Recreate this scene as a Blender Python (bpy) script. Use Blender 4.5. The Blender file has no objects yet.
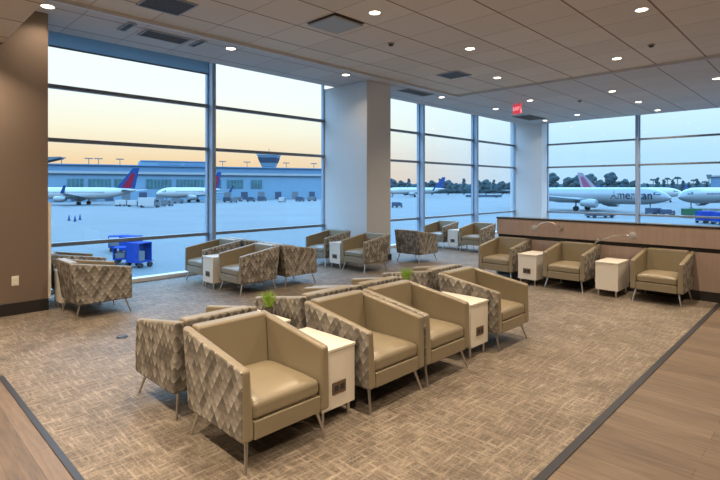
import bpy, bmesh, math, random
from mathutils import Vector, Matrix
R = math.radians
C = bpy.context.scene.collection
S = bpy.context.scene
random.seed(7)

# ------------------------------------------------------------------ camera, world, exposure
H = 1.65
cam_d = bpy.data.cameras.new('camera'); cam = bpy.data.objects.new('camera', cam_d); C.objects.link(cam)
cam.location = (0, 0, H)
cam.rotation_euler = (R(90), 0, R(44.3 - 90))
cam_d.sensor_width = 36; cam_d.lens = 36 * 490.5 / 720
cam_d.shift_y = -(240 - 187.6) / 720
cam_d.clip_start = .05; cam_d.clip_end = 5000
S.camera = cam
S.view_settings.view_transform = 'Standard'
S.view_settings.look = 'None'
S.view_settings.gamma = 1
S.view_settings.use_curve_mapping = False
S.view_settings.exposure = 0.16

LAMP_W = 36                          # one downlight
LAMP_COL = (1.0, .80, .58)

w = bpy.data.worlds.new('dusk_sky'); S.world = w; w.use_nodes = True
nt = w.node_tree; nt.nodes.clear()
def N(t, kind, **kw):
    n = t.nodes.new(kind)
    for k, v in kw.items(): setattr(n, k, v)
    return n
def LK(t, a, b): t.links.new(a, b)
tc = N(nt, 'ShaderNodeTexCoord'); nrm = N(nt, 'ShaderNodeVectorMath', operation='NORMALIZE')
LK(nt, tc.outputs['Generated'], nrm.inputs[0])
sp = N(nt, 'ShaderNodeSeparateXYZ'); LK(nt, nrm.outputs[0], sp.inputs[0])
def ramp(t, stops, interp='LINEAR'):
    r = N(t, 'ShaderNodeValToRGB'); r.color_ramp.interpolation = interp
    e = r.color_ramp.elements
    while len(e) < len(stops): e.new(.5)
    for k, (p, c) in enumerate(stops):
        e[k].position = p; e[k].color = (*c, 1) if len(c) == 3 else c
    return r
# elevation (sine) -> colour, on the sunset side and away from it
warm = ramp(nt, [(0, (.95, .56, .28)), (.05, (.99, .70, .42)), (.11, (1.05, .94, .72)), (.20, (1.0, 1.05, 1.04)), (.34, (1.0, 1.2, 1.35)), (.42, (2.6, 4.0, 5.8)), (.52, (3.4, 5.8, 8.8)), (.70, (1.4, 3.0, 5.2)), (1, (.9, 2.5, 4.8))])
cool = ramp(nt, [(0, (.48, .72, .95)), (.06, (.52, .78, 1.02)), (.15, (.74, .96, 1.1)), (.32, (.9, 1.12, 1.28)), (.42, (2.6, 4.0, 5.8)), (.52, (3.4, 5.8, 8.8)), (.70, (1.4, 3.0, 5.2)), (1, (.9, 2.5, 4.8))])  # both ramps carry an added bright blue band, above the view, lighting the room
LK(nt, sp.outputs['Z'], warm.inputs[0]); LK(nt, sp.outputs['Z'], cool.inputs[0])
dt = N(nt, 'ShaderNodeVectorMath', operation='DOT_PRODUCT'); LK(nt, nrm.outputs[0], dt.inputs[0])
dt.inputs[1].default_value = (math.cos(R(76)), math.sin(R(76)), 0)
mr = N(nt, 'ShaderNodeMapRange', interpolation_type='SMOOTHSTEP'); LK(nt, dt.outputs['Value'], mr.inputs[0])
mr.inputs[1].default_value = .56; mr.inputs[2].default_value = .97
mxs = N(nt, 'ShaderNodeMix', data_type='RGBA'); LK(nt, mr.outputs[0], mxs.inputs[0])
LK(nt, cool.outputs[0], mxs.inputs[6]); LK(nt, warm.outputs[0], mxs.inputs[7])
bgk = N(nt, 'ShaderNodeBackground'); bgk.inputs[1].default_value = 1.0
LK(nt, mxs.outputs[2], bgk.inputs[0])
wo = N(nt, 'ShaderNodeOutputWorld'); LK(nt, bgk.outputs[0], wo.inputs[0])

# ------------------------------------------------------------------ helpers
def newmat(name):
    m = bpy.data.materials.new(name); m.use_nodes = True
    t = m.node_tree; b = t.nodes['Principled BSDF']
    return m, t, b
def solid(name, col, rough=.5, metal=0, spec=None, emit=None, es=1, noise=.06, nscale=8):
    m, t, b = newmat(name)
    tcn = N(t, 'ShaderNodeTexCoord'); ns = N(t, 'ShaderNodeTexNoise'); ns.inputs['Scale'].default_value = nscale
    LK(t, tcn.outputs['Object'], ns.inputs['Vector'])
    mp = N(t, 'ShaderNodeMapRange'); mp.inputs[3].default_value = 1 - noise; mp.inputs[4].default_value = 1 + noise
    LK(t, ns.outputs['Fac'], mp.inputs[0])
    vm = N(t, 'ShaderNodeVectorMath', operation='SCALE'); vm.inputs[0].default_value = col
    LK(t, mp.outputs[0], vm.inputs['Scale']); LK(t, vm.outputs[0], b.inputs['Base Color'])
    b.inputs['Roughness'].default_value = rough; b.inputs['Metallic'].default_value = metal
    if spec is not None: b.inputs['Specular IOR Level'].default_value = spec
    if emit: b.inputs['Emission Color'].default_value = (*emit, 1); b.inputs['Emission Strength'].default_value = es
    return m
def math_n(t, op, a, b=None, c=None):
    n = N(t, 'ShaderNodeMath', operation=op)
    for i, v in enumerate((a, b, c)):
        if v is None: continue
        if isinstance(v, (int, float)): n.inputs[i].default_value = v
        else: LK(t, v, n.inputs[i])
    return n.outputs[0]

class MB:
    def __init__(s): s.bm = bmesh.new()
    def box(s, x0, x1, y0, y1, z0, z1, mi=0):
        v = [s.bm.verts.new((x, y, z)) for x in (x0, x1) for y in (y0, y1) for z in (z0, z1)]
        for q in ((0, 1, 3, 2), (4, 6, 7, 5), (0, 4, 5, 1), (2, 3, 7, 6), (0, 2, 6, 4), (1, 5, 7, 3)):
            f = s.bm.faces.new([v[i] for i in q]); f.material_index = mi
        return s
    def hexa(s, pts, mi=None):   # 8 points: bottom 4 ccw, top 4 ccw
        v = [s.bm.verts.new(p) for p in pts]
        fs = []
        for q in ((3, 2, 1, 0), (4, 5, 6, 7), (0, 1, 5, 4), (1, 2, 6, 5), (2, 3, 7, 6), (3, 0, 4, 7)):
            fs.append(s.bm.faces.new([v[i] for i in q]))
        if mi:
            for f, k in zip(fs, mi): f.material_index = k
        return s
    def tube(s, pts, rad, n=10, cap=True, mi=0):
        pts = [Vector(p) for p in pts]
        if not isinstance(rad, (list, tuple)): rad = [rad] * len(pts)
        rings = []; pn = None
        for i, p in enumerate(pts):
            d = (pts[min(i + 1, len(pts) - 1)] - pts[max(i - 1, 0)]).normalized()
            if pn is None: u = d.orthogonal().normalized()
            else:
                u = (pn - d * pn.dot(d)); u = u.normalized() if u.length > 1e-6 else d.orthogonal().normalized()
            pn = u; v = d.cross(u)
            rings.append([s.bm.verts.new(p + (u * math.cos(a) + v * math.sin(a)) * rad[i]) for a in [2 * math.pi * k / n for k in range(n)]])
        for a, b in zip(rings, rings[1:]):
            for k in range(n):
                f = s.bm.faces.new((a[k], a[(k + 1) % n], b[(k + 1) % n], b[k])); f.material_index = mi
        if cap:
            s.bm.faces.new(rings[0][::-1]).material_index = mi; s.bm.faces.new(rings[-1]).material_index = mi
        return s
    def prism(s, pts, ext, mi=0):  # planar polygon extruded along ext
        e = Vector(ext)
        a = [s.bm.verts.new(p) for p in pts]; b = [s.bm.verts.new(Vector(p) + e) for p in pts]
        n = len(a)
        s.bm.faces.new(a[::-1]).material_index = mi; s.bm.faces.new(b).material_index = mi
        for k in range(n): s.bm.faces.new((a[k], a[(k + 1) % n], b[(k + 1) % n], b[k])).material_index = mi
        return s
    def ball(s, c, r, sc=(1, 1, 1), sub=2, jit=0):
        g = bmesh.ops.create_icosphere(s.bm, subdivisions=sub, radius=r)
        for v in g['verts']:
            k = 1 + random.uniform(-jit, jit)
            v.co = Vector((v.co.x * sc[0] * k + c[0], v.co.y * sc[1] * k + c[1], v.co.z * sc[2] * k + c[2]))
        return s
    def build(s, name, mats, parent=None, smooth=False, bevel=0, seg=3):
        bmesh.ops.recalc_face_normals(s.bm, faces=s.bm.faces)
        me = bpy.data.meshes.new(name); s.bm.to_mesh(me); s.bm.free()
        for m in (mats if isinstance(mats, (list, tuple)) else [mats]): me.materials.append(m)
        o = bpy.data.objects.new(name, me); C.objects.link(o)
        if parent: o.parent = parent
        if smooth or bevel:
            for p in me.polygons: p.use_smooth = True
        if bevel:
            b = o.modifiers.new('bevel', 'BEVEL'); b.width = bevel; b.segments = seg; b.limit_method = 'ANGLE'; b.angle_limit = R(35)
            b.harden_normals = True
        elif smooth:
            me.set_sharp_from_angle(angle=R(50))
        return o
def tag(o, label=None, cat=None, group=None, kind=None):
    if label: o['label'] = label
    if cat: o['category'] = cat
    if group: o['group'] = group
    if kind: o['kind'] = kind
    return o
def empty(name, loc=(0, 0, 0), rz=0):
    o = bpy.data.objects.new(name, None); C.objects.link(o)
    o.location = loc; o.rotation_euler = (0, 0, rz); o.empty_display_size = .2
    return o
def copy_tree(o, parent=None):
    kids = [k for k in bpy.data.objects if k.parent == o]
    c = o.copy(); C.objects.link(c)
    for k in ('label', 'group', 'category'):
        pass
    if parent: c.parent = parent
    for k in kids: copy_tree(k, c)
    return c
def struct(o): o['kind'] = 'structure'; return o

# ------------------------------------------------------------------ materials
M = {}
M['leather'] = solid('leather', (.24, .198, .130), .34, spec=.6, noise=.08, nscale=5)
# patterned upholstery: rows of tapering drops in taupe tones
m, t, b = newmat('patterned_fabric'); M['fabric'] = m
tcn = N(t, 'ShaderNodeTexCoord'); s3 = N(t, 'ShaderNodeSeparateXYZ'); LK(t, tcn.outputs['Object'], s3.inputs[0])
u = math_n(t, 'ADD', s3.outputs['X'], s3.outputs['Y'])
uu = math_n(t, 'DIVIDE', u, .064); vv = math_n(t, 'DIVIDE', s3.outputs['Z'], .090)
a_ = math_n(t, 'ADD', uu, vv); b_ = math_n(t, 'SUBTRACT', uu, vv)
fa = math_n(t, 'FLOOR', a_); fb = math_n(t, 'FLOOR', b_)
cb = N(t, 'ShaderNodeCombineXYZ'); LK(t, fa, cb.inputs[0]); LK(t, fb, cb.inputs[1])
wn = N(t, 'ShaderNodeTexWhiteNoise', noise_dimensions='2D'); LK(t, cb.outputs[0], wn.inputs['Vector'])
fra = math_n(t, 'FRACT', a_); frb = math_n(t, 'FRACT', b_)
half = math_n(t, 'LESS_THAN', math_n(t, 'ADD', fra, math_n(t, 'SUBTRACT', 1, frb)), 1.0)
val = math_n(t, 'ADD', math_n(t, 'MULTIPLY', wn.outputs['Value'], .70), math_n(t, 'MULTIPLY', math_n(t, 'MULTIPLY', half, math_n(t, 'SUBTRACT', 1, math_n(t, 'ADD', fra, math_n(t, 'SUBTRACT', 1, frb)))), .45))
nz = N(t, 'ShaderNodeTexNoise'); nz.inputs['Scale'].default_value = 160; LK(t, tcn.outputs['Object'], nz.inputs['Vector'])
val = math_n(t, 'ADD', val, math_n(t, 'MULTIPLY', math_n(t, 'SUBTRACT', nz.outputs['Fac'], .5), .35))
rp = ramp(t, [(0, (.085, .076, .062)), (.35, (.155, .138, .116)), (.65, (.27, .246, .213)), (1, (.47, .44, .395))])
LK(t, val, rp.inputs[0]); LK(t, rp.outputs[0], b.inputs['Base Color']); b.inputs['Roughness'].default_value = .8
M['steel'] = solid('brushed_steel', (.62, .60, .57), .28, 1)
M['white_lam'] = solid('white_laminate', (.74, .69, .60), .35, noise=.03)
M['bronze'] = solid('bronze_plate', (.17, .12, .08), .4, .4)
M['socket'] = solid('socket_black', (.03, .03, .035), .4)
M['offwhite'] = solid('offwhite_plastic', (.72, .69, .62), .4)
M['black'] = solid('black_base', (.018, .016, .016), .45)
M['alum'] = solid('window_aluminium', (.33, .42, .54), .4, .1)
M['transom'] = solid('transom_grey', (.21, .235, .265), .45, .1)
M['alum_dark'] = solid('dark_gasket', (.13, .15, .17), .4, .4)
M['sillw'] = solid('sill_white', (.72, .72, .72), .4)
m, t, b = newmat('shade_cloth'); M['shade'] = m
tl = N(t, 'ShaderNodeBsdfTranslucent'); tl.inputs[0].default_value = (.34, .44, .50, 1); mxx = N(t, 'ShaderNodeMixShader'); mxx.inputs[0].default_value = .65
b.inputs['Base Color'].default_value = (.4, .5, .6, 1); b.inputs['Roughness'].default_value = .8
LK(t, b.outputs[0], mxx.inputs[1]); LK(t, tl.outputs[0], mxx.inputs[2]); LK(t, mxx.outputs[0], t.nodes['Material Output'].inputs[0])
M['column'] = solid('column_paint', (.62, .615, .61), .6, noise=.02)
M['wallp'] = solid('wall_taupe', (.17, .125, .095), .7, noise=.03, nscale=2)
M['wallo'] = solid('wall_offside', (.42, .36, .29), .8)
M['soil'] = solid('potting_soil', (.03, .02, .012), .9)
M['leafg'] = solid('grass_leaf', (.22, .36, .05), .5, noise=.3, nscale=30)
M['potm'] = solid('pot_dark', (.05, .045, .04), .4)
# glass
m, t, b = newmat('window_glass'); M['glass'] = m
t.nodes.remove(b); out = t.nodes['Material Output']
tr = N(t, 'ShaderNodeBsdfTransparent'); tr.inputs[0].default_value = (.93, .97, .98, 1)
gl = N(t, 'ShaderNodeBsdfGlossy'); gl.inputs['Roughness'].default_value = .02
mx = N(t, 'ShaderNodeMixShader'); mx.inputs[0].default_value = .018
LK(t, tr.outputs[0], mx.inputs[1]); LK(t, gl.outputs[0], mx.inputs[2]); LK(t, mx.outputs[0], out.inputs[0])
# carpet
m, t, b = newmat('carpet_weave'); M['carpet'] = m
tcn = N(t, 'ShaderNodeTexCoord')
def streak(sx, sy, sc, det=4, rot=0):
    mp = N(t, 'ShaderNodeMapping'); mp.inputs['Scale'].default_value = (sx, sy, 1); mp.inputs['Rotation'].default_value = (0, 0, rot)
    LK(t, tcn.outputs['Object'], mp.inputs[0])
    n = N(t, 'ShaderNodeTexNoise'); n.inputs['Scale'].default_value = sc; n.inputs['Detail'].default_value = det; n.inputs['Roughness'].default_value = .7
    LK(t, mp.outputs[0], n.inputs['Vector']); return n.outputs['Fac']
sa = streak(1, 9, 4.6); sb_ = streak(9, 1, 4.6); sc_ = streak(1, 1, 2.2, 5); sd = streak(1, 1, 60, 2)
v = math_n(t, 'ADD', math_n(t, 'MULTIPLY', math_n(t, 'MAXIMUM', sa, sb_), .62), math_n(t, 'MULTIPLY', sc_, .2))
v = math_n(t, 'ADD', v, math_n(t, 'MULTIPLY', sd, .18))
rp = ramp(t, [(.40, (.058, .044, .032)), (.50, (.135, .106, .078)), (.585, (.255, .21, .16)), (.70, (.43, .37, .30))])
LK(t, v, rp.inputs[0]); LK(t, rp.outputs[0], b.inputs['Base Color']); b.inputs['Roughness'].default_value = .62
b.inputs['Specular IOR Level'].default_value = .5
bp = N(t, 'ShaderNodeBump'); bp.inputs['Strength'].default_value = .35; bp.inputs['Distance'].default_value = .01
LK(t, sd, bp.inputs['Height']); LK(t, bp.outputs[0], b.inputs['Normal'])
# wood planks running along world Y
def wood(name, c0, c1, c2, rot=0, pw=.15):
    m, t, b = newmat(name)
    tcn = N(t, 'ShaderNodeTexCoord'); mp = N(t, 'ShaderNodeMapping'); mp.inputs['Rotation'].default_value = (0, 0, rot)
    LK(t, tcn.outputs['Object'], mp.inputs[0])
    br = N(t, 'ShaderNodeTexBrick'); br.inputs['Scale'].default_value = 1; br.inputs['Brick Width'].default_value = 1.2; br.inputs['Row Height'].default_value = pw
    br.inputs['Mortar Size'].default_value = .0015; br.inputs['Color1'].default_value = (0, 0, 0, 1); br.inputs['Color2'].default_value = (1, 1, 1, 1); br.inputs['Mortar'].default_value = (.0, .0, .0, 1)
    LK(t, mp.outputs[0], br.inputs['Vector'])
    m2 = N(t, 'ShaderNodeMapping'); m2.inputs['Scale'].default_value = (1.2, 14, 1); LK(t, mp.outputs[0], m2.inputs[0])
    ns = N(t, 'ShaderNodeTexNoise'); ns.inputs['Scale'].default_value = 2.4; ns.inputs['Detail'].default_value = 6; ns.inputs['Roughness'].default_value = .65
    LK(t, m2.outputs[0], ns.inputs['Vector'])
    sx = N(t, 'ShaderNodeSeparateXYZ'); LK(t, br.outputs['Color'], sx.inputs[0])
    v = math_n(t, 'ADD', math_n(t, 'MULTIPLY', sx.outputs[0], .22), math_n(t, 'MULTIPLY', ns.outputs['Fac'], .8))
    rp = ramp(t, [(.25, c0), (.5, c1), (.8, c2)]); LK(t, v, rp.inputs[0])
    mxm = N(t, 'ShaderNodeMix', data_type='RGBA', blend_type='MULTIPLY'); LK(t, br.outputs['Fac'], mxm.inputs[0])
    LK(t, rp.outputs[0], mxm.inputs[6]); mxm.inputs[7].default_value = (.5, .45, .4, 1)
    LK(t, mxm.outputs[2], b.inputs['Base Color']); b.inputs['Roughness'].default_value = .48
    return m
M['wood'] = wood('wood_planks', (.068, .047, .031), (.135, .095, .064), (.21, .152, .105), R(90))
M['panel'] = wood('laminate_panel', (.31, .23, .19), (.36, .27, .225), (.40, .305, .255), 0, 3)
# ceiling tiles
def tiles(name, col, seam):
    m, t, b = newmat(name)
    tcn = N(t, 'ShaderNodeTexCoord'); s3 = N(t, 'ShaderNodeSeparateXYZ'); LK(t, tcn.outputs['Object'], s3.inputs[0])
    def ln(o, org, off=0):
        f = math_n(t, 'FRACT', math_n(t, 'DIVIDE', math_n(t, 'SUBTRACT', o, org - 80), .8))
        d = math_n(t, 'ABSOLUTE', math_n(t, 'SUBTRACT', f, .5))
        return math_n(t, 'GREATER_THAN', d, .5 - off)
    l1 = ln(s3.outputs['Y'], 3.34, .016); l2 = ln(s3.outputs['X'], 6.14, .009)
    l = math_n(t, 'MAXIMUM', l1, math_n(t, 'MULTIPLY', l2, .6))
    # each tile a touch different
    fx = math_n(t, 'FLOOR', math_n(t, 'DIVIDE', math_n(t, 'SUBTRACT', s3.outputs['X'], 6.14 - 80), .8)); fy = math_n(t, 'FLOOR', math_n(t, 'DIVIDE', math_n(t, 'SUBTRACT', s3.outputs['Y'], 3.34 - 80), .8))
    cb = N(t, 'ShaderNodeCombineXYZ'); LK(t, fx, cb.inputs[0]); LK(t, fy, cb.inputs[1])
    wn = N(t, 'ShaderNodeTexWhiteNoise', noise_dimensions='2D'); LK(t, cb.outputs[0], wn.inputs['Vector'])
    ns = N(t, 'ShaderNodeTexNoise'); ns.inputs['Scale'].default_value = 90; LK(t, tcn.outputs['Object'], ns.inputs['Vector'])
    br = math_n(t, 'ADD', .90, math_n(t, 'ADD', math_n(t, 'MULTIPLY', wn.outputs['Value'], .08), math_n(t, 'MULTIPLY', ns.outputs['Fac'], .12)))
    vm = N(t, 'ShaderNodeVectorMath', operation='SCALE'); vm.inputs[0].default_value = col; LK(t, br, vm.inputs['Scale'])
    mxm = N(t, 'ShaderNodeMix', data_type='RGBA'); LK(t, l, mxm.inputs[0]); LK(t, vm.outputs[0], mxm.inputs[6]); mxm.inputs[7].default_value = (*seam, 1)
    LK(t, mxm.outputs[2], b.inputs['Base Color']); b.inputs['Roughness'].default_value = .85
    b.inputs['Specular IOR Level'].default_value = .2
    return m
M['tile'] = tiles('ceiling_tile', (.68, .60, .505), (.27, .16, .13))
M['tile2'] = tiles('perimeter_tile', (.56, .54, .52), (.27, .20, .19))
M['stripl'] = solid('strip_trim', (.62, .60, .58), .4)
M['vent_dark'] = solid('vent_dark', (.06, .05, .042), .6)
M['vent_grey'] = solid('vent_grey', (.36, .36, .35), .5)
M['lens'] = solid('lamp_lens', (.9, .85, .75), .4, emit=(1, .86, .66), es=9)
M['exit'] = solid('exit_red', (.5, .05, .06), .4, emit=(.85, .06, .10), es=.55)
M['exit_txt'] = solid('exit_letters', (.9, .5, .5), .4, emit=(1, .45, .45), es=.9)
# outside
m, t, b = newmat('apron_concrete'); M['apron'] = m
tcn = N(t, 'ShaderNodeTexCoord'); br = N(t, 'ShaderNodeTexBrick'); br.offset = 0
br.inputs['Scale'].default_value = 1; br.inputs['Brick Width'].default_value = 7.5; br.inputs['Row Height'].default_value = 7.5; br.inputs['Mortar Size'].default_value = .05
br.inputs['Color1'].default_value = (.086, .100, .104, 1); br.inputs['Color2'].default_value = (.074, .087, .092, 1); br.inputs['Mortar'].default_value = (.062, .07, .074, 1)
LK(t, tcn.outputs['Object'], br.inputs['Vector'])
ns = N(t, 'ShaderNodeTexNoise'); ns.inputs['Scale'].default_value = .06; ns.inputs['Detail'].default_value = 6; LK(t, tcn.outputs['Object'], ns.inputs['Vector'])
mp = N(t, 'ShaderNodeMapRange'); mp.inputs[3].default_value = .72; mp.inputs[4].default_value = 1.25; LK(t, ns.outputs['Fac'], mp.inputs[0])
vm = N(t, 'ShaderNodeVectorMath', operation='SCALE'); LK(t, br.outputs['Color'], vm.inputs[0]); LK(t, mp.outputs[0], vm.inputs['Scale'])
LK(t, vm.outputs[0], b.inputs['Base Color']); b.inputs['Roughness'].default_value = .7
M['jetw'] = solid('jet_white', (.36, .36, .36), .3)
M['jets'] = solid('jet_silver', (.20, .22, .235), .3)
M['jetb'] = solid('jet_belly_blue', (.05, .065, .10), .85, spec=.08)
M['navy'] = solid('tail_navy', (.02, .05, .16), .85, spec=.08)
M['red'] = solid('tail_red', (.22, .015, .035), .85, spec=.08)
M['pink'] = solid('tail_striped', (.26, .20, .24), .85, spec=.08)
M['pinkm'] = solid('tail_mark', (.22, .07, .12), .85, spec=.08)
M['jetdark'] = solid('jet_dark_glass', (.02, .03, .05), .2)
M['lett'] = solid('lettering_blue', (.012, .02, .045), .95, spec=.02)
M['tyre'] = solid('tyre', (.03, .03, .035), .85, spec=.08)
M['bld'] = solid('terminal_wall', (.12, .21, .29), .6, noise=.1, nscale=.2)
M['bld2'] = solid('terminal_upper', (.08, .16, .25), .6)
M['bldw'] = solid('terminal_band', (.25, .26, .27), .5)
M['bldg'] = solid('terminal_windows', (.06, .12, .13), .85, spec=.08, noise=.5, nscale=.4)
M['blue'] = solid('blue_paint', (.01, .04, .22), .85, spec=.08)
M['green'] = solid('green_paint', (.03, .09, .05), .85, spec=.08)
M['gse'] = solid('grey_equipment', (.12, .135, .15), .85, spec=.08)
M['crown'] = solid('tree_crown', (.035, .055, .062), .85, spec=.08, noise=.4, nscale=.6)  # bluish tint puts distance haze into the crown colour
M['trunk'] = solid('tree_trunk', (.10, .08, .07), .9)
M['orange'] = solid('cone_orange', (.5, .12, .03), .6)

# ------------------------------------------------------------------ the room
YW, XW = 8.85, 18.0         # window planes
struct(MB().box(.88, 18.2, 1.21, 9.0, -.3, 0).box(-4.2, .88, 5.2, 9.0, -.3, 0).build('floor', M['carpet']))
struct(MB().box(-4.2, .88, -4.2, 5.2, -.3, -.001).box(.88, 18.2, -4.2, 1.21, -.3, -.001).build('floor_wood', M['wood']))
M['edge'] = solid('edge_metal', (.025, .026, .032), .45, .0)
struct(MB().box(.855, .895, 1.18, 5.24, 0, .006).box(-4.2, .855, 5.19, 5.24, 0, .006).build('trim_1', M['edge'], bevel=.002))
struct(MB().box(.90, 8.58, 1.18, 1.235, 0, .006).build('trim_2', M['edge'], bevel=.002))
ZI, ZP = 4.05, 4.0
struct(MB().box(-4.2, 10.85, -4.2, 7.1, ZI, ZI + .1).build('ceiling', M['tile']))
struct(MB().box(-4.2, 10.9, 7.1, 8.46, ZP, ZP + .3).box(10.9, 17.7, -4.2, 8.46, ZP, ZP + .3).build('ceiling_perimeter', M['tile2']))
struct(MB().box(-4.2, 10.9, 7.06, 7.1, ZP - .005, ZI + .05).box(10.86, 10.9, -4.2, 7.06, ZP - .005, ZI + .05).build('trim_3', M['stripl']))
struct(MB().box(-4.2, 1.3, -4.2, 7.65, 3.5, 4.0).build('ceiling_lowered', M['tile']))
struct(MB().box(-4.2, 18.3, 8.46, 9.1, 4.28, 4.4).box(17.7, 18.3, -4.2, 8.46, 4.28, 4.4).build('ceiling_pocket', M['column']))
struct(MB().box(-4.2, 1.80, 7.65, 9.0, 0, ZP).build('wall_left', M['wallp']))
struct(MB().box(-4.0, 1.805, 7.63, 7.65, 0, .155).build('baseboard_left', M['black']))
struct(MB().box(1.80, 1.825, 7.60, 7.68, .16, 1.45).build('trim_4', M['offwhite']))
struct(MB().box(-4.2, -4.05, -4.2, 7.65, 0, 4.0).build('wall_back', M['wallo']))
struct(MB().box(-4.05, 18.2, -4.2, -4.05, 0, 4.28).build('wall_right', M['wallo']))
# columns
struct(MB().box(7.8, 8.6, 7.4, 8.82, 0, ZP).build('wall_column', M['column'], bevel=.01))
struct(MB().box(7.785, 8.615, 7.385, 8.6, 0, .12).build('baseboard_column', M['black']))
struct(MB().box(17.45, 18.1, 7.77, 9.0, 0, 4.28).build('wall_corner', M['column'], bevel=.01))
# curtain wall
TR = (.75, 2.40, 3.24)
def window(n, axis, p, a0, a1, zt=4.28):
    r = empty('window_%d' % n, ((a0 + a1) / 2, p, 0) if axis == 'x' else (p, (a0 + a1) / 2, 0)); struct(r)
    L = (a1 - a0) / 2
    def bx(mb, u0, u1, d0, d1, z0, z1):
        if axis == 'x': mb.box(u0, u1, d0, d1, z0, z1)
        else: mb.box(d0, d1, u0, u1, z0, z1)
    sill = MB(); bx(sill, -L, L, -.12, .06, 0, .07); sill.build('window_sill', M['sillw'], r, bevel=.008)
    for z in TR:
        tm = MB(); bx(tm, -L, L, -.075, .03, z - .03, z + .03); tm.build('transom', M['transom'], r, bevel=.006)
    fr = MB(); bx(fr, -L, -L + .03, -.05, .03, .07, zt); bx(fr, L - .03, L, -.05, .03, .07, zt); bx(fr, -L + .03, L - .03, -.05, .03, zt - .05, zt)
    fr.build('window_frame', M['alum'], r)
    zs = (.07,) + TR + (zt,)
    for q in range(4):
        g = MB(); bx(g, -L + .03, L - .03, -.003, .003, zs[q] + (.03 if q else 0), zs[q + 1] - .03 - (.02 if q == 3 else 0)); g.build('glass_pane', M['glass'], r)
window(1, 'x', YW, 1.80, 4.79); window(2, 'x', YW, 4.87, 7.8)
window(3, 'x', YW, 8.6, 11.52); window(4, 'x', YW, 11.60, 14.50); window(5, 'x', YW, 14.58, 17.45)
for k, (a, bb) in enumerate([(4.78, 7.77), (1.74, 4.70), (-1.3, 1.66), (-4.05, -1.38)]): window(6 + k, 'y', XW, a, bb)
for k, x in enumerate((4.83, 11.56, 14.54)): struct(MB().box(x - .04, x + .04, YW - .19, YW + .04, 0, 4.28).build('trim_%d' % (10 + k), M['alum'], bevel=.006))
for k, y in enumerate((4.74, 1.70, -1.34)): struct(MB().box(XW - .15, XW + .04, y - .04, y + .04, 0, 4.28).build('trim_%d' % (20 + k), M['alum'], bevel=.006))
# lowered shade over the first bay
sh = empty('window_shade', (3.30, 8.72, 3.84))
MB().box(-1.44, 1.44, -.004, .004, .0, .42).build('shade_cloth', M['shade'], sh)
MB().tube([(-1.44, 0, 0), (1.44, 0, 0)], .014, 10).build('hem_bar', M['alum_dark'], sh, smooth=True)
tag(sh, 'pale blue roller shade drawn a little way down over the window beside the brown wall', 'window shade')

# partition
pt = empty('partition_wall', (8.7, .5, 0)); struct(pt)
MB().box(-.08, .12, -4.5, 4.21, 0, .70).build('lower_panel', M['panel'], pt)
MB().box(-.10, .12, -4.5, 4.21, .765, 1.06).build('upper_panel', M['panel'], pt, bevel=.004)
MB().box(-.06, .10, -4.5, 4.20, .70, .765).build('reveal', M['black'], pt)
MB().box(-.11, .13, -4.5, 4.22, 1.06, 1.085).build('cap', M['black'], pt, bevel=.004)
MB().box(-.095, .13, -4.5, 4.22, 0, .14).build('plinth', M['black'], pt)

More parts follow.
